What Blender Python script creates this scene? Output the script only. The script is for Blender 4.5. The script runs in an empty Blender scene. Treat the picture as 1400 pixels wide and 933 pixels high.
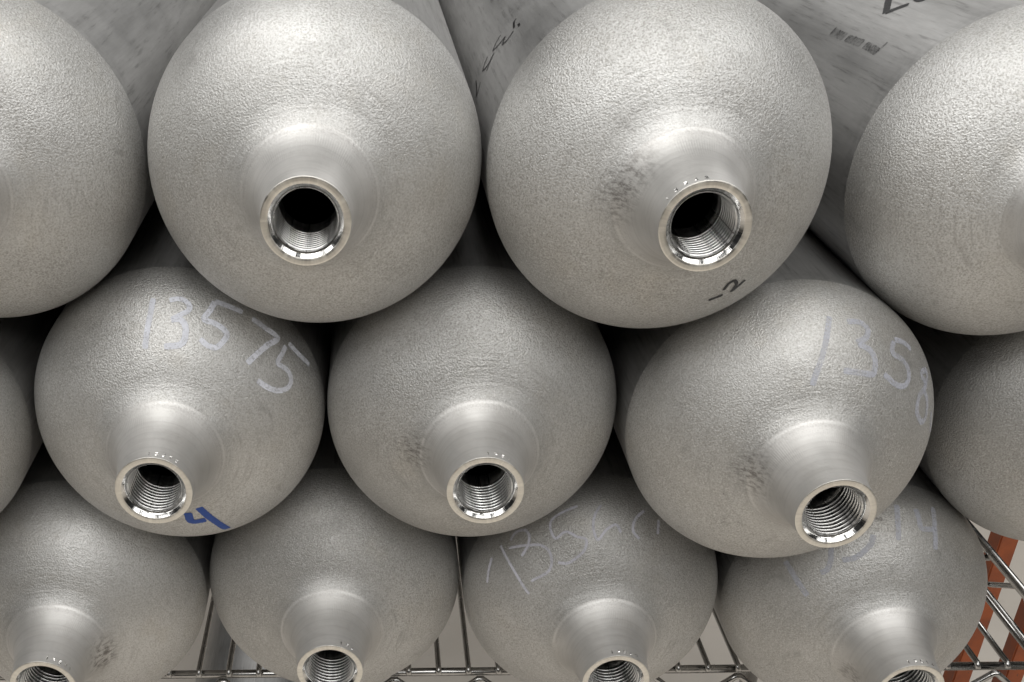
import bpy, bmesh, math, random
from mathutils import Vector, Matrix

random.seed(7)
scene = bpy.context.scene
COL = scene.collection
R = 0.092                      # cylinder radius in metres; layout below is in radii
FLOOR = -8.0                   # floor level in radii below the centres of the bottom layer
X0 = 5.041                     # centre of the stack


def W(x, y, z):
    return Vector(((x - X0) * R, y * R, (z - FLOOR) * R))


# ------------------------------------------------------------------ camera
cam_data = bpy.data.cameras.new('camera')
cam = bpy.data.objects.new('camera', cam_data)
COL.objects.link(cam)
rt = Vector((0.999945, -0.006983, -0.007828))
up = Vector((0.010324, 0.522901, 0.852331))
fw = Vector((0.001859, 0.852365, -0.522944))
m = Matrix((rt, up, -fw)).transposed().to_4x4()
m.translation = W(4.398, -5.4635, 5.24455)
cam.matrix_world = m
cam_data.sensor_width = 36.0
cam_data.sensor_fit = 'HORIZONTAL'
cam_data.lens = 36.0 * 1527.3 / 1400.0
cam_data.shift_x = 178.3 / 1400.0
cam_data.shift_y = 213.6 / 1400.0
cam_data.clip_start = 0.02
cam_data.clip_end = 200.0
scene.camera = cam

# ------------------------------------------------------------------ world and lamps
world = bpy.data.worlds.new('World')
scene.world = world
world.use_nodes = True
bg = world.node_tree.nodes['Background']
bg.inputs['Color'].default_value = (1.0, 0.99, 0.97, 1)
bg.inputs['Strength'].default_value = 0.02


def ceiling_lamp(loc, size, power, color=(1.0, 0.988, 0.965), rz=0.0):
    d = bpy.data.lights.new('ceiling_strip_lamp', 'AREA')
    d.shape = 'RECTANGLE'
    d.size, d.size_y = size
    d.energy = power
    d.color = color
    o = bpy.data.objects.new('ceiling_strip_lamp', d)
    COL.objects.link(o)
    o.location = loc
    o.rotation_euler = (0, 0, rz)
    return o


# light panels of the hall, in rows above the aisle and above the rack
for (x, y, power) in ((-0.6, -0.2, 27), (-2.7, -0.2, 17), (1.6, -0.2, 19), (-1.8, -1.55, 25), (0.4, -1.55, 25), (2.7, -1.55, 18), (-0.4, 2.8, 22), (1.9, 2.8, 28), (-1.6, -2.9, 20), (0.6, -2.9, 20), (2.8, -2.9, 16)):
    ceiling_lamp((x, y, 3.1), (1.7, 1.0), power)

scene.view_settings.view_transform = 'Standard'
scene.view_settings.look = 'None'
scene.view_settings.gamma = 1.0
scene.view_settings.exposure = -0.14
scene.render.engine = 'CYCLES'
scene.cycles.use_adaptive_sampling = True
scene.cycles.adaptive_threshold = 0.005
scene.cycles.max_bounces = 6
scene.cycles.diffuse_bounces = 3
scene.cycles.glossy_bounces = 4
scene.cycles.use_denoising = True


# ------------------------------------------------------------------ helpers
def link(name, me, mat=None, parent=None):
    o = bpy.data.objects.new(name, me)
    COL.objects.link(o)
    if mat is not None and me is not None and not me.materials:
        me.materials.append(mat)
    if parent is not None:
        o.parent = parent
    return o


def tag(o, label=None, cat=None, group=None, kind=None):
    if label: o['label'] = label
    if cat: o['category'] = cat
    if group: o['group'] = group
    if kind: o['kind'] = kind
    return o


def smooth(me):
    me.polygons.foreach_set('use_smooth', [True] * len(me.polygons))
    me.update()
    return me


def lathe(name, prof, seg=144, closed=False, before=None, after=None):
    """profile of (radius, y) in radii of the cylinder, turned about the y axis"""
    vs, fs = [], []
    for (r, y) in prof:
        for k in range(seg):
            a = 2 * math.pi * k / seg
            vs.append((r * R * math.cos(a), y * R, r * R * math.sin(a)))
    n = len(prof)
    for i in range(n - 1):
        for k in range(seg):
            k2 = (k + 1) % seg
            fs.append((i * seg + k, i * seg + k2, (i + 1) * seg + k2, (i + 1) * seg + k))
    if closed:
        fs.append(tuple(range((n - 1) * seg, n * seg)))
    me = bpy.data.meshes.new(name)
    me.from_pydata(vs, [], fs)
    smooth(me)
    if before or after:
        # normals of the whole turned shape, so that no seam shows where two parts meet
        ext = [before or prof[0]] + list(prof) + [after or prof[-1]]
        nrm = []
        for i in range(1, len(ext) - 1):
            dr, dy = ext[i + 1][0] - ext[i - 1][0], ext[i + 1][1] - ext[i - 1][1]
            ln = math.hypot(dr, dy)
            nr, ny = -dy / ln, dr / ln
            for k in range(seg):
                a = 2 * math.pi * k / seg
                nrm.append((nr * math.cos(a), ny, nr * math.sin(a)))
        me.normals_split_custom_set_from_vertices(nrm)
    return me


def tube(name, pts, rad, sides=10, cap=True):
    """round wire through the points"""
    pts = [Vector(p) for p in pts]
    vs, fs = [], []
    t0 = (pts[1] - pts[0]).normalized()
    ref = Vector((0, 0, 1)) if abs(t0.z) < 0.9 else Vector((1, 0, 0))
    n = t0.cross(ref).normalized()
    for i, p in enumerate(pts):
        t = ((pts[min(i + 1, len(pts) - 1)] - pts[max(i - 1, 0)])).normalized()
        n = (n - t * n.dot(t)).normalized()
        b = t.cross(n)
        for k in range(sides):
            a = 2 * math.pi * k / sides
            vs.append(p + n * (rad * math.cos(a)) + b * (rad * math.sin(a)))
    for i in range(len(pts) - 1):
        for k in range(sides):
            k2 = (k + 1) % sides
            fs.append((i * sides + k, i * sides + k2, (i + 1) * sides + k2, (i + 1) * sides + k))
    if cap:
        fs.append(tuple(range(sides))[::-1])
        fs.append(tuple(range((len(pts) - 1) * sides, len(pts) * sides)))
    me = bpy.data.meshes.new(name)
    me.from_pydata(vs, [], fs)
    return smooth(me)


def box_mesh(name, x0, x1, y0, y1, z0, z1, bev=0.0):
    bm = bmesh.new()
    bmesh.ops.create_cube(bm, size=1.0)
    for v in bm.verts:
        v.co = Vector((x0 + (v.co.x + .5) * (x1 - x0), y0 + (v.co.y + .5) * (y1 - y0), z0 + (v.co.z + .5) * (z1 - z0)))
    if bev:
        bmesh.ops.bevel(bm, geom=bm.edges[:], offset=bev, segments=2, affect='EDGES')
    me = bpy.data.meshes.new(name)
    bm.to_mesh(me)
    bm.free()
    return me


# ------------------------------------------------------------------ materials
class NT:
    def __init__(self, name):
        self.mat = bpy.data.materials.new(name)
        self.mat.use_nodes = True
        self.t = self.mat.node_tree
        self.n = self.t.nodes
        self.bsdf = self.n['Principled BSDF']

    def add(self, kind, **kw):
        nd = self.n.new(kind)
        for k, v in kw.items():
            if k.startswith('i_'):
                self.setin(nd.inputs[k[2:].replace('_', ' ')], v)
            else:
                setattr(nd, k, v)
        return nd

    def setin(self, sock, v):
        if isinstance(v, bpy.types.NodeSocket):
            self.t.links.new(v, sock)
        else:
            sock.default_value = v

    def math(self, op, a, b=None, c=None, clamp=False):
        nd = self.n.new('ShaderNodeMath')
        nd.operation = op
        nd.use_clamp = clamp
        for i, v in enumerate((a, b, c)):
            if v is not None:
                self.setin(nd.inputs[i], v)
        return nd.outputs[0]

    def vmath(self, op, a, b=None):
        nd = self.n.new('ShaderNodeVectorMath')
        nd.operation = op
        self.setin(nd.inputs[0], a)
        if b is not None:
            self.setin(nd.inputs[1], b)
        return nd.outputs['Value'] if op in ('LENGTH', 'DISTANCE', 'DOT_PRODUCT') else nd.outputs[0]

    def ramp(self, v, lo, hi, a=0.0, b=1.0, smoothstep=True):
        nd = self.n.new('ShaderNodeMapRange')
        if smoothstep:
            nd.interpolation_type = 'SMOOTHSTEP'
        self.setin(nd.inputs['Value'], v)
        nd.inputs['From Min'].default_value = lo
        nd.inputs['From Max'].default_value = hi
        nd.inputs['To Min'].default_value = a
        nd.inputs['To Max'].default_value = b
        return nd.outputs['Result']

    def noise(self, vec, scale, detail=3.0, rough=0.55, dist=0.0):
        nd = self.add('ShaderNodeTexNoise')
        self.setin(nd.inputs['Vector'], vec)
        nd.inputs['Scale'].default_value = scale
        nd.inputs['Detail'].default_value = detail
        nd.inputs['Roughness'].default_value = rough
        nd.inputs['Distortion'].default_value = dist
        return nd.outputs['Fac']

    def mix(self, f, a, b):
        nd = self.n.new('ShaderNodeMix')
        nd.data_type = 'RGBA'
        self.setin(nd.inputs[0], f)
        for i, v in ((6, a), (7, b)):
            self.setin(nd.inputs[i], v if isinstance(v, bpy.types.NodeSocket) else (*v, 1))
        return nd.outputs[2]

    def bump(self, h, strength, dist, normal=None):
        nd = self.n.new('ShaderNodeBump')
        self.setin(nd.inputs['Strength'], strength)
        nd.inputs['Distance'].default_value = dist
        self.setin(nd.inputs['Height'], h)
        if normal is not None:
            self.setin(nd.inputs['Normal'], normal)
        return nd.outputs[0]

    def coords(self):
        tc = self.add('ShaderNodeTexCoord').outputs['Object']
        rnd = self.add('ShaderNodeAttribute', attribute_type='OBJECT', attribute_name='seed').outputs['Fac']
        off = self.add('ShaderNodeCombineXYZ')
        for i in range(3):
            self.setin(off.inputs[i], self.math('MULTIPLY', rnd, (3.1, 5.3, 7.7)[i]))
        sep = self.add('ShaderNodeSeparateXYZ')
        self.setin(sep.inputs[0], tc)
        x, y, z = sep.outputs
        rad = self.math('SQRT', self.math('ADD', self.math('MULTIPLY', x, x), self.math('MULTIPLY', z, z)))
        ang = self.math('ARCTAN2', z, x)
        return tc, self.vmath('ADD', tc, off.outputs[0]), x, y, z, rad, ang

    def combine(self, x, y, z):
        nd = self.add('ShaderNodeCombineXYZ')
        for i, v in enumerate((x, y, z)):
            self.setin(nd.inputs[i], v)
        return nd.outputs[0]

    def smudge(self, tc, p, col):
        """dark handling smears round the spot given on each cylinder"""
        for k in ('smudge', 'smudge_b'):
            at = self.add('ShaderNodeAttribute', attribute_type='OBJECT', attribute_name=k).outputs['Vector']
            d = self.vmath('DISTANCE', tc, at)
            near = self.ramp(d, 0.021, 0.001)
            mp = self.add('ShaderNodeMapping')
            mp.inputs['Rotation'].default_value = (0, 0.7, 0)
            mp.inputs['Scale'].default_value = (1, 1, 2.6)
            self.setin(mp.inputs['Vector'], p)
            n = self.noise(mp.outputs[0], 210, 5, 0.7)
            f = self.math('MULTIPLY', near, self.ramp(n, 0.42, 0.64), clamp=True)
            col = self.mix(self.math('MULTIPLY', f, 0.6), col, (0.07, 0.055, 0.045))
        return col


def shoulder_grain(nt, tc, p, rad, y):
    """orange-peel relief left by spinning and blasting the shoulder"""
    patch = nt.ramp(nt.noise(p, 15, 1), 0.30, 0.66, 0.7, 1.0)
    inner = nt.ramp(rad, 0.36 * R, 0.56 * R, 0.65, 1.0)
    amp = nt.math('MULTIPLY', patch, inner)
    h = nt.noise(p, 980, 2, 0.6)
    return h, amp


def mat_shoulder():
    nt = NT('blasted_aluminium')
    tc, p, x, y, z, rad, ang = nt.coords()
    h, amp = shoulder_grain(nt, tc, p, rad, y)
    # faint spinning rings
    rings = nt.noise(nt.combine(nt.math('MULTIPLY', rad, 1.0), nt.math('MULTIPLY', ang, 0.004), 0.0), 420, 3, 0.6)
    ringm = nt.math('MULTIPLY', nt.ramp(rad, 0.95 * R, 0.40 * R, 0.14, 0.95), nt.ramp(nt.noise(p, 21, 2), 0.35, 0.65, 0.25, 1.0))
    hh = nt.math('ADD', nt.math('MULTIPLY', h, amp), nt.math('MULTIPLY', rings, ringm))
    nrm = nt.bump(hh, 1.0, 0.00056)
    blot = nt.noise(p, 9, 4, 0.6)
    col = nt.mix(nt.ramp(blot, 0.34, 0.66), (0.52, 0.515, 0.50), (0.645, 0.642, 0.63))
    warm = nt.noise(p, 24, 3, 0.6)
    col = nt.mix(nt.ramp(warm, 0.54, 0.75, 0, 0.55), col, (0.575, 0.555, 0.515))
    # pits stay dull, the tips of the grain are rubbed bright
    pit = nt.math('MULTIPLY', nt.ramp(h, 0.52, 0.36), amp)
    tip = nt.math('MULTIPLY', nt.ramp(h, 0.54, 0.70), amp)
    col = nt.mix(nt.math('MULTIPLY', pit, 0.62), col, (0.34, 0.325, 0.30))
    col = nt.mix(nt.math('MULTIPLY', tip, 0.6), col, (0.80, 0.795, 0.78))
    col = nt.mix(nt.math('MULTIPLY', nt.ramp(rings, 0.52, 0.72), nt.math('MULTIPLY', ringm, 0.75)), col, (0.40, 0.39, 0.375))
    # rub marks and specks
    speck = nt.noise(p, 330, 2, 0.5)
    col = nt.mix(nt.ramp(speck, 0.735, 0.80, 0, 0.5), col, (0.12, 0.11, 0.10))
    rub = nt.noise(p, 60, 5, 0.72, 0.6)
    col = nt.mix(nt.ramp(rub, 0.57, 0.72, 0, 0.38), col, (0.33, 0.32, 0.31))
    # fine handling scratches
    mp = nt.add('ShaderNodeMapping')
    mp.inputs['Rotation'].default_value = (0.5, 0.9, 0.3)
    mp.inputs['Scale'].default_value = (1.0, 0.06, 0.5)
    nt.setin(mp.inputs['Vector'], p)
    scr = nt.math('MULTIPLY', nt.ramp(nt.noise(mp.outputs[0], 420, 2, 0.5), 0.66, 0.72), nt.ramp(nt.noise(p, 26, 2), 0.50, 0.62))
    col = nt.mix(nt.math('MULTIPLY', scr, 0.35), col, (0.80, 0.79, 0.78))
    tone = nt.add('ShaderNodeAttribute', attribute_type='OBJECT', attribute_name='tone').outputs['Fac']
    hsv = nt.add('ShaderNodeHueSaturation')
    nt.setin(hsv.inputs['Value'], tone)
    nt.setin(hsv.inputs['Color'], col)
    col = nt.smudge(tc, p, hsv.outputs[0])
    nt.setin(nt.bsdf.inputs['Base Color'], col)
    nt.bsdf.inputs['Metallic'].default_value = 0.80
    nt.setin(nt.bsdf.inputs['Roughness'], nt.ramp(nt.noise(p, 30, 4), 0.3, 0.7, 0.48, 0.60))
    nt.setin(nt.bsdf.inputs['Normal'], nrm)
    return nt.mat


def mat_barrel():
    nt = NT('drawn_aluminium')
    tc, p, x, y, z, rad, ang = nt.coords()
    seed = nt.add('ShaderNodeAttribute', attribute_type='OBJECT', attribute_name='seed').outputs['Fac']
    cyl = nt.combine(nt.math('MULTIPLY', nt.math('ADD', ang, nt.math('MULTIPLY', seed, 9.0)), R), nt.math('MULTIPLY', y, 0.045), seed)
    st = nt.noise(cyl, 420, 5, 0.7)
    st2 = nt.noise(nt.combine(nt.math('MULTIPLY', nt.math('ADD', ang, seed), R), nt.math('MULTIPLY', y, 0.12), 1.0), 110, 4, 0.65)
    blot = nt.noise(p, 13, 4, 0.62)
    col = nt.mix(nt.ramp(st2, 0.3, 0.7), (0.45, 0.447, 0.44), (0.54, 0.536, 0.528))
    col = nt.mix(nt.ramp(blot, 0.45, 0.72, 0, 0.45), col, (0.43, 0.425, 0.418))
    col = nt.mix(nt.ramp(st, 0.40, 0.62, 0.0, 0.30), col, (0.34, 0.335, 0.33))
    line = nt.math('MULTIPLY', nt.ramp(st, 0.55, 0.64), nt.ramp(nt.noise(p, 40, 3), 0.42, 0.58))
    col = nt.mix(nt.math('MULTIPLY', line, 0.4), col, (0.16, 0.155, 0.15))
    # dark rim where the blasting stops at the shoulder
    edge = nt.math('MULTIPLY', nt.ramp(y, 0.020, 0.001), nt.ramp(nt.noise(p, 150, 5, 0.7), 0.40, 0.62))
    col = nt.mix(nt.math('MULTIPLY', edge, 0.30), col, (0.22, 0.215, 0.21))
    nt.setin(nt.bsdf.inputs['Base Color'], col)
    nt.bsdf.inputs['Metallic'].default_value = 0.85
    nt.setin(nt.bsdf.inputs['Roughness'], nt.ramp(blot, 0.3, 0.7, 0.42, 0.54))
    h = nt.math('ADD', nt.math('MULTIPLY', st, 0.8), nt.math('MULTIPLY', nt.noise(p, 900, 3), 0.25))
    nt.setin(nt.bsdf.inputs['Normal'], nt.bump(h, 0.35, 0.00025))
    return nt.mat


def mat_neck():
    nt = NT('turned_aluminium')
    tc, p, x, y, z, rad, ang = nt.coords()
    turn = nt.noise(nt.combine(nt.math('ADD', y, nt.math('MULTIPLY', rad, 0.6)), nt.math('MULTIPLY', ang, 0.0015), 0.0), 420, 2, 0.6)
    # chatter: short radial flutes in a band of the flare
    flute = nt.math('SINE', nt.math('MULTIPLY', ang, 150.0))
    band = nt.math('MULTIPLY', nt.ramp(rad, 0.262 * R, 0.29 * R), nt.ramp(rad, 0.37 * R, 0.32 * R))
    band = nt.math('MULTIPLY', band, nt.ramp(nt.noise(p, 45, 3), 0.42, 0.62))
    h = nt.math('ADD', nt.math('MULTIPLY', turn, 0.8), nt.math('MULTIPLY', nt.math('MULTIPLY', flute, band), 0.22))
    gr = nt.noise(p, 700, 1, 0.6)
    groove = nt.math('MULTIPLY', nt.ramp(rad, 0.366 * R, 0.376 * R), nt.ramp(rad, 0.386 * R, 0.378 * R))
    h = nt.math('SUBTRACT', h, nt.math('MULTIPLY', groove, 0.25))
    h = nt.math('ADD', h, nt.math('MULTIPLY', gr, nt.ramp(rad, 0.30 * R, 0.39 * R, 0.10, 1.7)))
    col = nt.mix(nt.ramp(nt.noise(p, 30, 4), 0.35, 0.68), (0.58, 0.572, 0.555), (0.67, 0.66, 0.645))
    # the blasted grain runs out over the foot of the neck
    foot = nt.ramp(rad, 0.31 * R, 0.392 * R)
    gh = nt.noise(p, 980, 2, 0.6)
    col = nt.mix(nt.math('MULTIPLY', foot, nt.ramp(gh, 0.52, 0.36, 0, 0.5)), col, (0.34, 0.325, 0.30))
    col = nt.mix(nt.math('MULTIPLY', foot, 0.35), col, (0.55, 0.54, 0.525))
    rings = nt.noise(nt.combine(nt.math('ADD', y, rad), nt.math('MULTIPLY', ang, 0.001), 3.0), 330, 4, 0.6)
    col = nt.mix(nt.ramp(rings, 0.45, 0.70, 0, 0.24), col, (0.40, 0.39, 0.38))
    col = nt.mix(nt.math('MULTIPLY', groove, nt.ramp(nt.noise(p, 40, 3), 0.35, 0.6, 0.0, 0.35)), col, (0.85, 0.845, 0.83))
    col = nt.smudge(tc, p, col)
    nt.setin(nt.bsdf.inputs['Base Color'], col)
    nt.bsdf.inputs['Metallic'].default_value = 0.80
    nt.setin(nt.bsdf.inputs['Roughness'], nt.ramp(turn, 0.3, 0.7, 0.48, 0.56))
    nt.setin(nt.bsdf.inputs['Normal'], nt.bump(h, 0.40, 0.00025))
    return nt.mat


def mat_bright(name, rough, col=(0.80, 0.79, 0.77), streak=0.25):
    nt = NT(name)
    tc, p, x, y, z, rad, ang = nt.coords()
    seed = nt.add('ShaderNodeAttribute', attribute_type='OBJECT', attribute_name='seed').outputs['Fac']
    # facets of the cutting tool run round the ring
    fac = nt.noise(nt.combine(nt.math('ADD', nt.math('MULTIPLY', ang, 1.0), nt.math('MULTIPLY', seed, 11.0)), nt.math('MULTIPLY', rad, 4.0), 0.0), 5.5, 4, 0.65)
    fine = nt.noise(nt.combine(nt.math('MULTIPLY', rad, 1.0), nt.math('MULTIPLY', ang, 0.002), y), 2600, 2, 0.5)
    nt.setin(nt.bsdf.inputs['Base Color'], nt.mix(nt.ramp(fac, 0.35, 0.7), tuple(c * 0.82 for c in col), col))
    nt.bsdf.inputs['Metallic'].default_value = 1.0
    nt.setin(nt.bsdf.inputs['Roughness'], nt.ramp(fac, 0.3, 0.7, rough * 0.75, rough * 1.35))
    h = nt.math('ADD', nt.math('MULTIPLY', fac, 1.6 * streak), nt.math('MULTIPLY', fine, 0.02))
    nt.setin(nt.bsdf.inputs['Normal'], nt.bump(h, 0.5, 0.0006))
    return nt.mat


def mat_paint(name, color, alpha, holes, metallic=0.0, rough=0.5):
    nt = NT(name)
    tc, p, x, y, z, rad, ang = nt.coords()
    uv = nt.add('ShaderNodeUVMap').outputs[0]
    sep = nt.add('ShaderNodeSeparateXYZ')
    nt.setin(sep.inputs[0], uv)
    u = sep.outputs[0]
    edge = nt.math('ABSOLUTE', nt.math('SUBTRACT', u, 0.5))
    rag = nt.math('ADD', edge, nt.math('MULTIPLY', nt.math('SUBTRACT', nt.noise(p, 800, 3), 0.5), 0.22))
    body = nt.ramp(rag, 0.49, 0.40)
    wear = nt.ramp(nt.noise(p, 520, 3, 0.7), 0.34, 0.34 + holes * 0.45, 1 - holes, 1.0)
    fade = nt.ramp(nt.noise(p, 75, 3), 0.32, 0.62, 1 - holes * 0.9, 1.0)
    a = nt.math('MULTIPLY', nt.math('MULTIPLY', body, wear), nt.math('MULTIPLY', fade, alpha), clamp=True)
    h, amp = shoulder_grain(nt, tc, p, rad, y)
    nt.setin(nt.bsdf.inputs['Normal'], nt.bump(nt.math('MULTIPLY', h, amp), 0.5, 0.0004))
    nt.bsdf.inputs['Base Color'].default_value = (*color, 1)
    nt.bsdf.inputs['Roughness'].default_value = rough
    nt.bsdf.inputs['Metallic'].default_value = metallic
    nt.setin(nt.bsdf.inputs['Alpha'], a)
    return nt.mat


def mat_chrome():
    nt = NT('chrome_wire')
    tc = nt.add('ShaderNodeTexCoord').outputs['Object']
    n = nt.noise(tc, 55, 4, 0.6)
    nt.setin(nt.bsdf.inputs['Base Color'], nt.mix(nt.ramp(n, 0.4, 0.7), (0.42, 0.415, 0.405), (0.55, 0.545, 0.535)))
    nt.bsdf.inputs['Metallic'].default_value = 1.0
    nt.setin(nt.bsdf.inputs['Roughness'], nt.ramp(n, 0.3, 0.7, 0.14, 0.30))
    return nt.mat


def mat_red():
    nt = NT('red_oxide_paint')
    tc = nt.add('ShaderNodeTexCoord').outputs['Object']
    n = nt.noise(tc, 22, 5, 0.65)
    col = nt.mix(nt.ramp(n, 0.35, 0.7), (0.26, 0.060, 0.018), (0.40, 0.10, 0.030))
    chip = nt.noise(tc, 90, 5, 0.7)
    col = nt.mix(nt.ramp(chip, 0.62, 0.68, 0, 0.8), col, (0.07, 0.05, 0.04))
    nt.setin(nt.bsdf.inputs['Base Color'], col)
    nt.setin(nt.bsdf.inputs['Roughness'], nt.ramp(n, 0.3, 0.7, 0.35, 0.6))
    nt.setin(nt.bsdf.inputs['Normal'], nt.bump(chip, 0.3, 0.0006))
    return nt.mat


def mat_floor():
    nt = NT('sealed_concrete')
    tc = nt.add('ShaderNodeTexCoord').outputs['Object']
    n = nt.noise(tc, 2.2, 6, 0.6)
    f = nt.noise(tc, 60, 5, 0.7)
    col = nt.mix(nt.ramp(n, 0.3, 0.7), (0.60, 0.55, 0.485), (0.69, 0.635, 0.565))
    col = nt.mix(nt.ramp(f, 0.58, 0.78, 0, 0.35), col, (0.30, 0.27, 0.24))
    nt.setin(nt.bsdf.inputs['Base Color'], col)
    nt.setin(nt.bsdf.inputs['Roughness'], nt.ramp(n, 0.3, 0.7, 0.35, 0.5))
    nt.setin(nt.bsdf.inputs['Normal'], nt.bump(f, 0.15, 0.002))
    return nt.mat


SHOULDER, BARREL, NECK = mat_shoulder(), mat_barrel(), mat_neck()
LIP = mat_bright('faced_lip_metal', 0.38, (0.94, 0.91, 0.84), 0.10)
CHAMFER = mat_bright('polished_chamfer_metal', 0.12, (0.86, 0.855, 0.84), 0.3)
THREAD = mat_bright('cut_thread_metal', 0.32, (0.90, 0.895, 0.88), 0.05)
STAMP = mat_bright('stamped_burr_metal', 0.18, (0.9, 0.89, 0.87), 0.1)
PAINTS = {
    'pale': mat_paint('lavender_paint_marker', (0.82, 0.84, 0.92), 1.0, 0.36),
    'faded': mat_paint('faded_lavender_paint_marker', (0.60, 0.62, 0.71), 0.62, 0.48),
    'thin': mat_paint('thin_lavender_paint_marker', (0.70, 0.70, 0.78), 0.85, 0.30),
    'blue': mat_paint('blue_marker_ink', (0.015, 0.085, 0.42), 0.97, 0.10),
    'black': mat_paint('black_marker_ink', (0.008, 0.008, 0.009), 0.97, 0.12, 0.0, 0.35),
    'ink': mat_paint('worn_grey_ink', (0.03, 0.03, 0.03), 0.72, 0.75),
}
CHROME, RED, FLOORM = mat_chrome(), mat_red(), mat_floor()

# ------------------------------------------------------------------ the setting
bm = bmesh.new()
bmesh.ops.create_grid(bm, x_segments=8, y_segments=8, size=12.0)
me = bpy.data.meshes.new('floor')
bm.to_mesh(me)
bm.free()
tag(link('floor', me, FLOORM), kind='structure')

# ------------------------------------------------------------------ cylinder meshes
LD = 0.73          # height of the domed shoulder
MOUTH = -1.176     # plane of the lip


def dome_r(y):
    return math.sqrt(max(0.0, 1 - (y / LD) ** 2))



NECK_R = 0.39      # where the turned neck meets the blasted shoulder
FIL_R = 0.52       # where the concave sweep towards the neck begins

fil_y = -LD * math.sqrt(1 - FIL_R ** 2)
fil_t = LD * FIL_R / math.sqrt(1 - FIL_R ** 2)
P0 = Vector((FIL_R, fil_y))
P1 = Vector((FIL_R - 0.195, fil_y - 0.195 * fil_t))
P2 = Vector((0.2640, -0.878))
P3 = Vector((0.2435, -1.085))
sweep = []
for i in range(81):
    t = i / 80
    q = P0 * (1 - t) ** 3 + P1 * 3 * t * (1 - t) ** 2 + P2 * 3 * t * t * (1 - t) + P3 * t ** 3
    sweep.append((q.x, q.y))
cut = min(range(81), key=lambda i: abs(sweep[i][0] - NECK_R))
neck_y = sweep[cut][1]

t_end = math.acos(FIL_R)
dome_prof = [(math.cos(t_end * i / 38), -LD * math.sin(t_end * i / 38)) for i in range(38)]
me_shoulder = lathe('shoulder', dome_prof + sweep[:cut + 1], 160, before=(1.0, 0.027), after=sweep[cut + 1])

back = [(1.0, 0.0), (1.0, 0.4), (1.0, 1.2), (1.0, 2.6), (1.0, 5.0), (1.0, 8.6)] + \
       [(math.cos(a), 8.6 + 0.55 * math.sin(a)) for a in [k * math.pi / 2 / 12 for k in range(1, 12)]]
me_barrel = lathe('barrel', back, 128, closed=True)

# neck: rest of the sweep, short straight collar, broken outer edge
neck_prof = sweep[cut:] + [(0.2385, -1.13), (0.2365, -1.160), (0.2360, -1.1725), (0.2352, -1.1745)]
me_neck = lathe('neck', neck_prof, 160, before=sweep[cut - 1])

BORE = 0.164
CH_IN, CH_Y = 0.172, MOUTH + 0.029
me_lip = lathe('lip', [(0.2352, -1.1745), (0.2338, MOUTH), (0.225, MOUTH), (0.213, MOUTH), (0.1975, MOUTH), (0.1962, MOUTH + 0.0015)], 144)
me_chamfer = lathe('chamfer', [(0.1962, MOUTH + 0.0015), (0.189, MOUTH + 0.0095), (0.181, MOUTH + 0.0185), (CH_IN, CH_Y), (CH_IN, CH_Y + 0.012)], 144)


def thread_mesh():
    """helical thread cut in the bore, then the plain bore into the hollow"""
    seg, pitch, per = 120, 0.0330, 12
    y0, turns = CH_Y + 0.008, 9
    vs, fs = [], []
    n = turns * per
    for i in range(n + 1):
        for k in range(seg):
            y = y0 + i * pitch / per
            ph = (i / per + k / seg) % 1.0
            tri = abs(ph * 2 - 1)
            dep = max(0.0, (tri - 0.52) / 0.48)
            r = BORE - 0.002 + 0.024 * dep
            if i < 2:
                r = CH_IN
            a = 2 * math.pi * k / seg
            vs.append((r * R * math.cos(a), y * R, r * R * math.sin(a)))
    rows = n + 1
    for (r, y) in ((BORE - 0.006, y0 + n * pitch / per + 0.01), (BORE - 0.006, y0 + n * pitch / per + 0.12), (BORE + 0.09, y0 + n * pitch / per + 0.26)):
        for k in range(seg):
            a = 2 * math.pi * k / seg
            vs.append((r * R * math.cos(a), y * R, r * R * math.sin(a)))
        rows += 1
    for i in range(rows - 1):
        for k in range(seg):
            k2 = (k + 1) % seg
            fs.append((i * seg + k, i * seg + k2, (i + 1) * seg + k2, (i + 1) * seg + k))
    me = bpy.data.meshes.new('thread')
    me.from_pydata(vs, [], fs)
    return smooth(me)


me_thread = thread_mesh()
for me_, mt in ((me_shoulder, SHOULDER), (me_barrel, BARREL), (me_neck, NECK), (me_lip, LIP), (me_chamfer, CHAMFER), (me_thread, THREAD)):
    me_.materials.append(mt)


# ------------------------------------------------------------------ writing on the cylinders
def surf(th, y, lift):
    """point and normal on shoulder (y < 0) or barrel (y >= 0), in metres"""
    if y < 0:
        r = dome_r(y)
        n = Vector((r * math.cos(th), y / LD ** 2, r * math.sin(th))).normalized()
    else:
        r = 1.0
        n = Vector((math.cos(th), 0, math.sin(th)))
    return Vector((r * math.cos(th), y, r * math.sin(th))) * R + n * lift, n


def collar(th, y, lift):
    r = 0.2385 - 0.002 * (-1.13 - y) / 0.03 if y < -1.13 else 0.2385 + 0.005 * (y + 1.13) / 0.045
    n = Vector((math.cos(th), -0.1, math.sin(th))).normalized()
    return Vector((r * math.cos(th), y, r * math.sin(th))) * R + n * lift, n


def spline(pts, step):
    """Catmull-Rom through (theta, y) points"""
    if len(pts) == 2:
        pts = [pts[0], tuple((a + b) / 2 for a, b in zip(*pts)), pts[1]]
    P = [pts[0]] + list(pts) + [pts[-1]]
    out = []
    for i in range(1, len(P) - 2):
        for k in range(step):
            t = k / step
            out.append(tuple(0.5 * (2 * b + (c - a) * t + (2 * a - 5 * b + 4 * c - d) * t * t + (-a + 3 * b - 3 * c + d) * t ** 3)
                             for a, b, c, d in zip(P[i - 1], P[i], P[i + 1], P[i + 2])))
    out.append(pts[-1])
    return out


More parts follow.
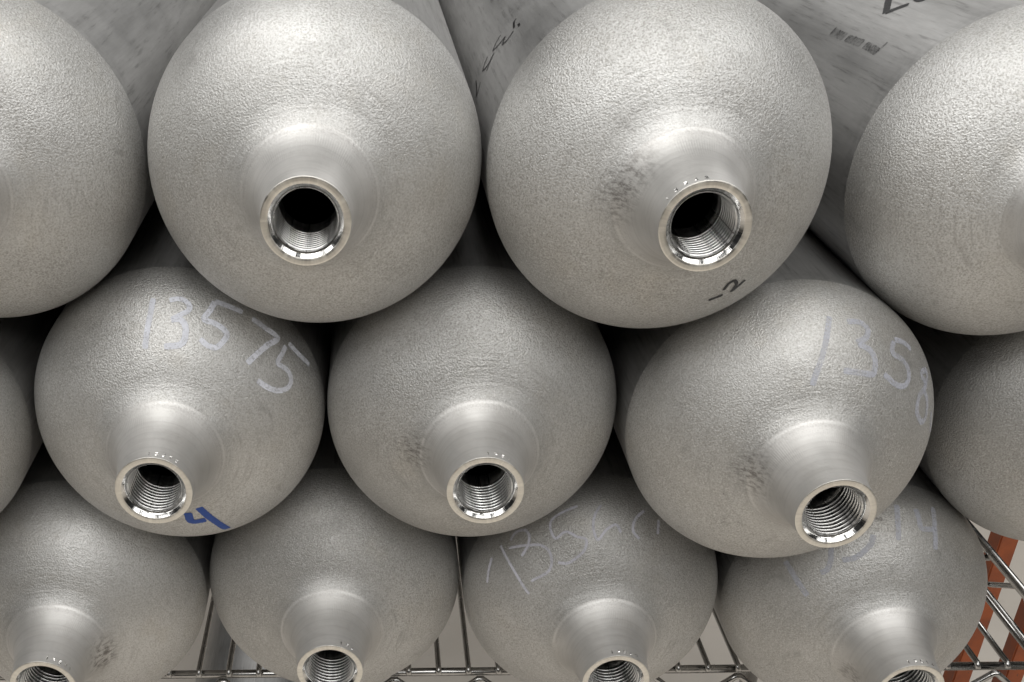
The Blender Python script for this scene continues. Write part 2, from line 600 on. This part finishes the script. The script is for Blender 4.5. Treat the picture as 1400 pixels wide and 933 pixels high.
def ribbon_mesh(name, lines, width, fn, lift=0.00022, step=7, across=4):
    vs, fs, us = [], [], []
    for line in lines:
        pts = spline(line, step)
        cs = [fn(a, b, 0.0) for a, b in pts]
        base = len(vs)
        n_ = len(pts)
        for i, (c, nrm) in enumerate(cs):
            t = cs[min(i + 1, n_ - 1)][0] - cs[max(i - 1, 0)][0]
            s = t.cross(nrm).normalized()
            wob = 1 + 0.10 * math.sin(i * 1.3 + len(vs))
            cap = 0.72 if i in (0, n_ - 1) else 1.0
            for j in range(across + 1):
                u = j / across
                p = c + s * ((u - 0.5) * width * R * wob * cap)
                # settle the point back on the surface of revolution
                th, y = math.atan2(p.z, p.x), p.y / R
                q, _ = fn(th, y, lift)
                vs.append(q)
                us.append((u, i / n_))
        for i in range(n_ - 1):
            for j in range(across):
                a = base + i * (across + 1) + j
                fs.append((a, a + 1, a + across + 2, a + across + 1))
    me = bpy.data.meshes.new(name)
    me.from_pydata(vs, [], fs)
    uvl = me.uv_layers.new(name='UVMap')
    for lp in me.loops:
        uvl.data[lp.index].uv = us[lp.vertex_index]
    return smooth(me)


DIGITS = {
    '0': [[(.5, 1), (.1, .7), (.1, .3), (.5, 0), (.9, .3), (.9, .7), (.5, 1)]],
    '1': [[(.2, .8), (.5, 1), (.5, 0)]],
    '2': [[(.1, .8), (.5, 1), (.85, .75), (.1, 0), (.9, 0)]],
    '3': [[(.1, .95), (.8, .95), (.45, .55), (.85, .3), (.5, 0), (.1, .1)]],
    '4': [[(.7, 0), (.7, 1), (.1, .35), (.95, .35)]],
    '5': [[(.85, 1), (.2, 1), (.15, .55), (.7, .6), (.85, .25), (.5, 0), (.1, .1)]],
    '6': [[(.75, 1), (.2, .5), (.2, .15), (.55, 0), (.85, .25), (.6, .5), (.2, .4)]],
    '7': [[(.1, 1), (.9, 1), (.4, 0)]],
    '8': [[(.5, .55), (.15, .8), (.5, 1), (.85, .8), (.5, .55), (.1, .25), (.5, 0), (.9, .25), (.5, .55)]],
}

MARKS = [
    ('M1', 'painted_number', 'pale', 0.0337, [[(1.618, -0.312), (1.637, -0.407), (1.67, -0.491), (1.695, -0.545)], [(1.503, -0.325), (1.434, -0.31), (1.376, -0.327), (1.353, -0.361), (1.384, -0.387), (1.47, -0.427)], [(1.475, -0.43), (1.41, -0.422), (1.36, -0.447), (1.345, -0.483), (1.349, -0.512), (1.391, -0.53), (1.517, -0.54)], [(1.195, -0.277), (1.212, -0.345), (1.233, -0.395), (1.152, -0.397), (1.07, -0.407), (1.029, -0.428), (1.039, -0.467), (1.07, -0.496), (1.146, -0.501), (1.218, -0.487)], [(1.197, -0.272), (1.123, -0.271), (0.996, -0.262)], [(0.917, -0.265), (0.799, -0.262), (0.692, -0.253), (0.725, -0.339), (0.752, -0.42), (0.772, -0.48)], [(0.611, -0.248), (0.597, -0.312), (0.578, -0.367), (0.485, -0.344), (0.408, -0.354), (0.377, -0.393), (0.408, -0.447), (0.494, -0.483), (0.604, -0.5)], [(0.602, -0.213), (0.49, -0.194), (0.374, -0.147)]]),
    ('M1', 'blue_marker_digit', 'blue', 0.0516, [[(-1.411, -0.628), (-1.42, -0.577), (-1.265, -0.569)], [(-1.233, -0.647), (-1.212, -0.586), (-1.199, -0.506), (-1.203, -0.395)]]),
    ('M3', 'painted_number', 'faded', 0.0376, [[(1.487, -0.333), (1.505, -0.398), (1.541, -0.483), (1.591, -0.545), (1.668, -0.605)], [(1.361, -0.349), (1.263, -0.335), (1.201, -0.359), (1.209, -0.407), (1.282, -0.442)], [(1.266, -0.447), (1.172, -0.453), (1.102, -0.477), (1.069, -0.513), (1.076, -0.538), (1.215, -0.551), (1.361, -0.558)], [(0.97, -0.348), (0.955, -0.408), (0.839, -0.401), (0.757, -0.416), (0.71, -0.452), (0.726, -0.492), (0.821, -0.514), (0.962, -0.513)], [(0.965, -0.335), (0.88, -0.306), (0.792, -0.298)], [(0.557, -0.266), (0.608, -0.331), (0.588, -0.353), (0.504, -0.349), (0.513, -0.434), (0.426, -0.481), (0.298, -0.461), (0.296, -0.416), (0.413, -0.379), (0.506, -0.378), (0.522, -0.308), (0.557, -0.266)], [(0.273, -0.342), (0.183, -0.338), (0.088, -0.324)]]),
    ('B3', 'painted_number', 'thin', 0.0198, [[(2.504, -0.264), (2.548, -0.438), (2.622, -0.559)], [(2.406, -0.292), (2.337, -0.269), (2.258, -0.295), (2.248, -0.342), (2.297, -0.386), (2.401, -0.413)], [(2.46, -0.322), (2.284, -0.391), (2.198, -0.424), (2.153, -0.472), (2.186, -0.521), (2.289, -0.546), (2.491, -0.532)], [(1.794, -0.277), (2.024, -0.319), (2.055, -0.424), (1.945, -0.413), (1.863, -0.453), (1.785, -0.477), (1.821, -0.52), (1.922, -0.543), (2.038, -0.551), (2.127, -0.533)], [(1.611, -0.291), (1.673, -0.355), (1.702, -0.425), (1.674, -0.485), (1.585, -0.438), (1.499, -0.412), (1.456, -0.452)], [(1.257, -0.297), (1.334, -0.372), (1.34, -0.435), (1.269, -0.467)], [(1.123, -0.328), (1.105, -0.412)], [(2.635, -0.274), (2.837, -0.34)]]),
    ('B4', 'painted_number', 'faded', 0.0428, [[(2.494, -0.344), (2.518, -0.426), (2.579, -0.539)], [(2.103, -0.403), (2.177, -0.474), (2.257, -0.502), (2.319, -0.498)], [(1.748, -0.418), (1.791, -0.462), (1.898, -0.495), (1.985, -0.504), (2.082, -0.493)], [(1.506, -0.237), (1.525, -0.358), (1.537, -0.454)], [(1.357, -0.252), (1.34, -0.326), (1.314, -0.377), (1.184, -0.357)], [(1.199, -0.202), (1.197, -0.351), (1.166, -0.467)]]),
    ('T3', 'black_marker_digit', 'black', 0.0158, [[(-1.166, -0.512), (-1.046, -0.505)], [(-1.028, -0.533), (-0.97, -0.552), (-0.916, -0.548), (-0.918, -0.521), (-0.973, -0.496), (-0.842, -0.512)]]),
    ('T3', 'black_marker_scrawl', 'black', 0.0107, [[(2.903, 1.244), (2.927, 1.096), (2.968, 1.037)], [(2.862, 1.004), (2.916, 1.005), (2.966, 1.024)], [(2.716, 1.114), (2.763, 1.108), (2.8, 1.076), (2.745, 0.974), (2.658, 0.957)], [(2.658, 0.957), (2.709, 0.935), (2.774, 0.925)], [(2.559, 1.087), (2.608, 1.077), (2.656, 1.032), (2.59, 0.942), (2.543, 0.916), (2.577, 0.852), (2.54, 0.791), (2.474, 0.802)], [(2.461, 0.848), (2.442, 0.98), (2.417, 0.99)], [(2.426, 0.83), (2.427, 0.758)]]),
    ('T4', 'grey_ink_mark', 'ink', 0.0468, [[(2.449, 1.291), (2.449, 1.055)], [(2.449, 1.021), (2.439, 0.768)], [(2.44, 0.719), (2.44, 0.611), (2.444, 0.5)]]),
    ('T4', 'grey_ink_edge', 'ink', 0.0216, [[(2.413, 1.281), (2.465, 1.279)]]),
    ('T4', 'grey_ink_edge', 'ink', 0.0199, [[(2.453, 0.51), (2.409, 0.501), (2.369, 0.499)]]),
    ('T4', 'black_marker_scrawl', 'black', 0.0253, [[(1.962, 1.374), (2.078, 1.157), (2.162, 0.991), (2.203, 0.912)], [(2.203, 0.912), (2.152, 0.872), (2.088, 0.823)], [(1.983, 0.993), (2.026, 0.845), (2.017, 0.771), (1.958, 0.83)]]),
]

# stamped numbers: text, first angle (radians from +x, towards the top), angular step
STAMPS = {
    'M1': ('13575', 1.60, -0.185), 'M2': ('1356', 1.52, -0.19), 'T3': ('13562', 2.55, -0.23),
    'B1': ('13571', 1.34, -0.19), 'B2': ('156', 1.20, -0.19), 'B3': ('13560', 1.75, -0.19), 'B4': ('13514', 1.78, -0.19),
}


def stamp_mesh(text, a0, da):
    vs, fs = [], []
    for i, ch in enumerate(text):
        a_mid = a0 + i * da
        ht, wd = 0.027, 0.095                    # height along the neck (radii), width (radians)
        for line in DIGITS[ch]:
            prev = None
            for (u, v) in line:
                # the characters read from above: their feet point to the lip
                th = a_mid - (u - 0.5) * wd + 0.01 * math.sin(i * 5.1)
                y = -1.148 + v * ht
                c, n = collar(th, y, 0.00008)
                if prev is not None:
                    t = c - prev[0]
                    s = t.cross(n).normalized() * 0.00027
                    b = len(vs)
                    top = n * 0.00016
                    vs += [prev[0] - s, prev[0] + top, prev[0] + s, c - s, c + top, c + s]
                    fs += [(b, b + 1, b + 4, b + 3), (b + 1, b + 2, b + 5, b + 4)]
                prev = (c, n)
    me = bpy.data.meshes.new('stamped_number')
    me.from_pydata(vs, [], fs)
    return me


# ------------------------------------------------------------------ the stack
PLACES = {
    'B0': (0.0, 1.60, 0.0), 'B1': (2.0146, 1.742, 0.0), 'B2': (4.0298, 1.884, 0.0), 'B3': (6.0521, 1.739, 0.0), 'B4': (8.0747, 1.605, 0.0),
    'M0': (1.0073, 1.361, 1.7278), 'M1': (3.0222, 1.544, 1.7276), 'M2': (5.041, 1.508, 1.7256), 'M3': (7.0634, 1.204, 1.7255), 'M4': (9.3, 1.55, 1.5807),
    'T1': (1.985, 1.475, 3.4554), 'T2': (4.0334, 1.346, 3.4532), 'T3': (6.0523, 1.207, 3.4511), 'T4': (8.2887, 1.38, 3.3062),
}
LABELS = {
    'T1': 'bare top layer cylinder over the shadowed one, beside the dark lipped one',
    'T2': 'top layer cylinder with dark polished lip ring and no writing, above the blue 4',
    'T3': 'top layer cylinder with black handwritten dash 2 below its tan lip',
    'T4': 'top layer cylinder with grey ink bracket and black marker on its long barrel',
    'M0': 'shadowed cylinder in the middle layer beside the one numbered 13575, mostly hidden',
    'M1': 'middle layer cylinder with pale handwritten 13575 and a blue 4',
    'M2': 'middle layer cylinder without painted number, between the two with pale painted numbers',
    'M3': 'middle layer cylinder with tan lip and faded pale number starting 135',
    'M4': 'shaded unmarked cylinder in the middle layer, at the shelf end above the red posts',
    'B0': 'bottom layer cylinder at the closed end of the shelf, past the unmarked one',
    'B1': 'unmarked bottom layer cylinder below the one with the blue 4, on its outer side',
    'B2': 'unmarked bottom layer cylinder between the blue 4 and the thin chalky 13560',
    'B3': 'bottom layer cylinder with thin chalky handwritten 13560 on its shoulder',
    'B4': 'bottom layer cylinder with pale painted number ending 14, beside the bare shelf end',
}
SMUDGE = {
    'T3': ((-0.258, -0.75, 0.136), (-0.33, -0.69, 0.01)), 'M3': ((-0.22, -0.73, -0.02), (-0.345, -0.684, 0.034)),
    'M2': ((-0.40, -0.665, 0.02), None), 'B1': ((0.26, -0.78, -0.02), (0.30, -0.72, -0.06)), 'B4': ((-0.22, -0.85, -0.14), (-0.1, -0.30, 0.86)),
}
TONE = {'T1': 0.95, 'T2': 1.0, 'T3': 0.98, 'T4': 1.03, 'M1': 1.0, 'M2': 0.94, 'M3': 1.03, 'B1': 0.98, 'B2': 0.95, 'B3': 0.92, 'B4': 0.97, 'M0': 0.86, 'M4': 0.88}  # shoulder brightness per cylinder; M0 and M4 have their shade painted into the colour
GROUP = 'aluminium gas cylinders stacked on the wire shelf'


def gas_cylinder(key, loc, label, group):
    root = bpy.data.objects.new('gas_cylinder', None)
    COL.objects.link(root)
    root.empty_display_size = 0.05
    root.location = loc
    tag(root, label, 'gas cylinder', group)
    seed = random.random()
    tone = TONE.get(key, 0.97)
    sm = SMUDGE.get(key, (None, None))

    def dress(o):
        o['seed'] = seed
        o['tone'] = tone
        for k, v in zip(('smudge', 'smudge_b'), sm):
            o[k] = [c * R for c in v] if v else [9.0, 9.0, 9.0]
        return o

    dress(link('barrel', me_barrel, None, root))
    dress(link('shoulder', me_shoulder, None, root))
    nk = dress(link('neck', me_neck, None, root))
    dress(link('lip', me_lip, None, nk))
    dress(link('chamfer', me_chamfer, None, nk))
    dress(link('thread', me_thread, None, nk))
    if key in STAMPS:
        dress(link('stamped_number', stamp_mesh(*STAMPS[key]), STAMP, nk))
    for (k, name, ink, width, lines) in MARKS:
        if k == key:
            o = dress(link(name, ribbon_mesh(name, lines, width * {'faded': 1.05, 'black': 2.0 if 'scrawl' in name else 1.6, 'ink': 1.35}.get(ink, 1.22), surf), PAINTS[ink], root))
    return root


for key, (x, y, z) in PLACES.items():
    gas_cylinder(key, W(x, y, z), LABELS[key], GROUP)

# ------------------------------------------------------------------ wire shelf
shelf = bpy.data.objects.new('wire_shelf', None)
COL.objects.link(shelf)
shelf.location = W(X0, 1.97, -1.0)
tag(shelf, 'chrome wire shelf with zigzag front edge carrying the stacked cylinders', 'shelf')
S0 = shelf.location.copy()


def sh(name, pts, rad, sides=10):
    return link(name, tube(name, [Vector(p) - S0 for p in pts], rad, sides), CHROME, shelf)


SX0, SX1, SY0, SY1 = -1.4, 10.42, 1.97, 8.6
ZW = -1.0 - 0.0024 / R - 0.004       # centre of the deck wires
ZR = ZW - 0.0055 / R                 # rods below the deck wires
ZL = ZR - 0.030 / R                  # lower rods
xw = 4.89 - 0.2573 * 24
wire_me = None
while xw < SX1 - 0.15:
    if xw > SX0 + 0.1:
        if wire_me is None:
            wire_me = tube('deck_wire', [(0, -0.030 * R - 0.0030, -0.0035), (0, -0.02 * R - 0.0008, 0.0), (0, 0.5 * R, 0), (0, (SY1 - SY0) * R, 0)], 0.0023, 8)
            wire_me.materials.append(CHROME)
        o = link('deck_wire', wire_me, None, shelf)
        o.location = W(xw, SY0, ZW) - S0
    xw += 0.2573
for yy in (SY0, SY1):
    sh('edge_rod', [W(SX0, yy, ZR), W(SX1, yy, ZR)], 0.0034)
    sh('edge_rod', [W(SX0, yy, ZL), W(SX1, yy, ZL)], 0.0034)
for xx in (SX0, SX1):
    sh('side_rod', [W(xx, SY0, ZW), W(xx, SY1, ZW)], 0.0040)
    sh('side_rod', [W(xx - 0.012, SY0, ZL), W(xx - 0.012, SY1, ZL)], 0.0040)
for yy in (3.6, 5.3, 7.0):
    sh('cross_rod', [W(SX0, yy, ZR), W(SX1, yy, ZR)], 0.0030)


def zigzag(a, b, n, top, low):
    """bent wire running between the upper and the lower rod"""
    pts = []
    for i in range(n + 1):
        for k in (-0.14, -0.05, 0.05, 0.14):
            t = min(max((i + k) / n, 0), 1)
            hi = top if i % 2 == 0 else low
            lo = low if i % 2 == 0 else top
            z = hi + (lo - hi) * (0.10 if abs(k) > 0.1 else 0.0)
            pts.append(W(a[0] + (b[0] - a[0]) * t, a[1] + (b[1] - a[1]) * t, z))
    return pts


sh('zigzag_wire', zigzag((SX0, SY0 - 0.065), (SX1, SY0 - 0.065), 32, ZR - 0.03, ZL), 0.0026, 8)
sh('zigzag_wire', zigzag((SX1 + 0.07, SY0), (SX1 + 0.07, SY1), 12, ZW - 0.05, ZL), 0.0026, 8)
sh('zigzag_wire', zigzag((SX0 - 0.07, SY0), (SX0 - 0.07, SY1), 12, ZW - 0.05, ZL), 0.0026, 8)
for xx in (SX0 - 0.02, SX1 + 0.02):
    for yy in (SY0, SY1):
        po = sh('post', [W(xx, yy, FLOOR), W(xx, yy, 6.5)], 0.0127, 20)
        sh('post_collar', [W(xx, yy, ZL - 0.08), W(xx, yy, ZW + 0.04)], 0.0190, 20)

# ------------------------------------------------------------------ red frame beyond the shelf end
frame = bpy.data.objects.new('red_steel_frame', None)
COL.objects.link(frame)
frame.location = W(13.15, 7.0, FLOOR)
tag(frame, 'worn red brown steel frame with square posts beyond the shelf end', 'rack frame')
F0 = frame.location.copy()


def fb(name, x0, x1, y0, y1, z0, z1):
    a, b = W(x0, y0, z0) - F0, W(x1, y1, z1) - F0
    return link(name, box_mesh(name, a.x, b.x, a.y, b.y, a.z, b.z, 0.0015), RED, frame)


fb('post', 12.67, 12.92, 6.87, 7.15, FLOOR + 0.05, 2.0)
fb('post', 13.42, 13.68, 6.87, 7.15, FLOOR + 0.05, 2.0)
for xa, xb in ((12.52, 13.06), (13.26, 13.82)):
    fb('foot_plate', xa, xb, 6.72, 7.28, FLOOR, FLOOR + 0.05)
for za in (-7.2, 1.2):
    fb('rail', 12.92, 13.42, 6.90, 7.10, za, za + 0.3)

# ------------------------------------------------------------------ spare cylinder on the floor under the shelf
gas_cylinder('floor', W(2.35, 6.6, FLOOR + 1.0), 'dim grey cylinder lying on the floor underneath the wire shelf', 'spare cylinder')
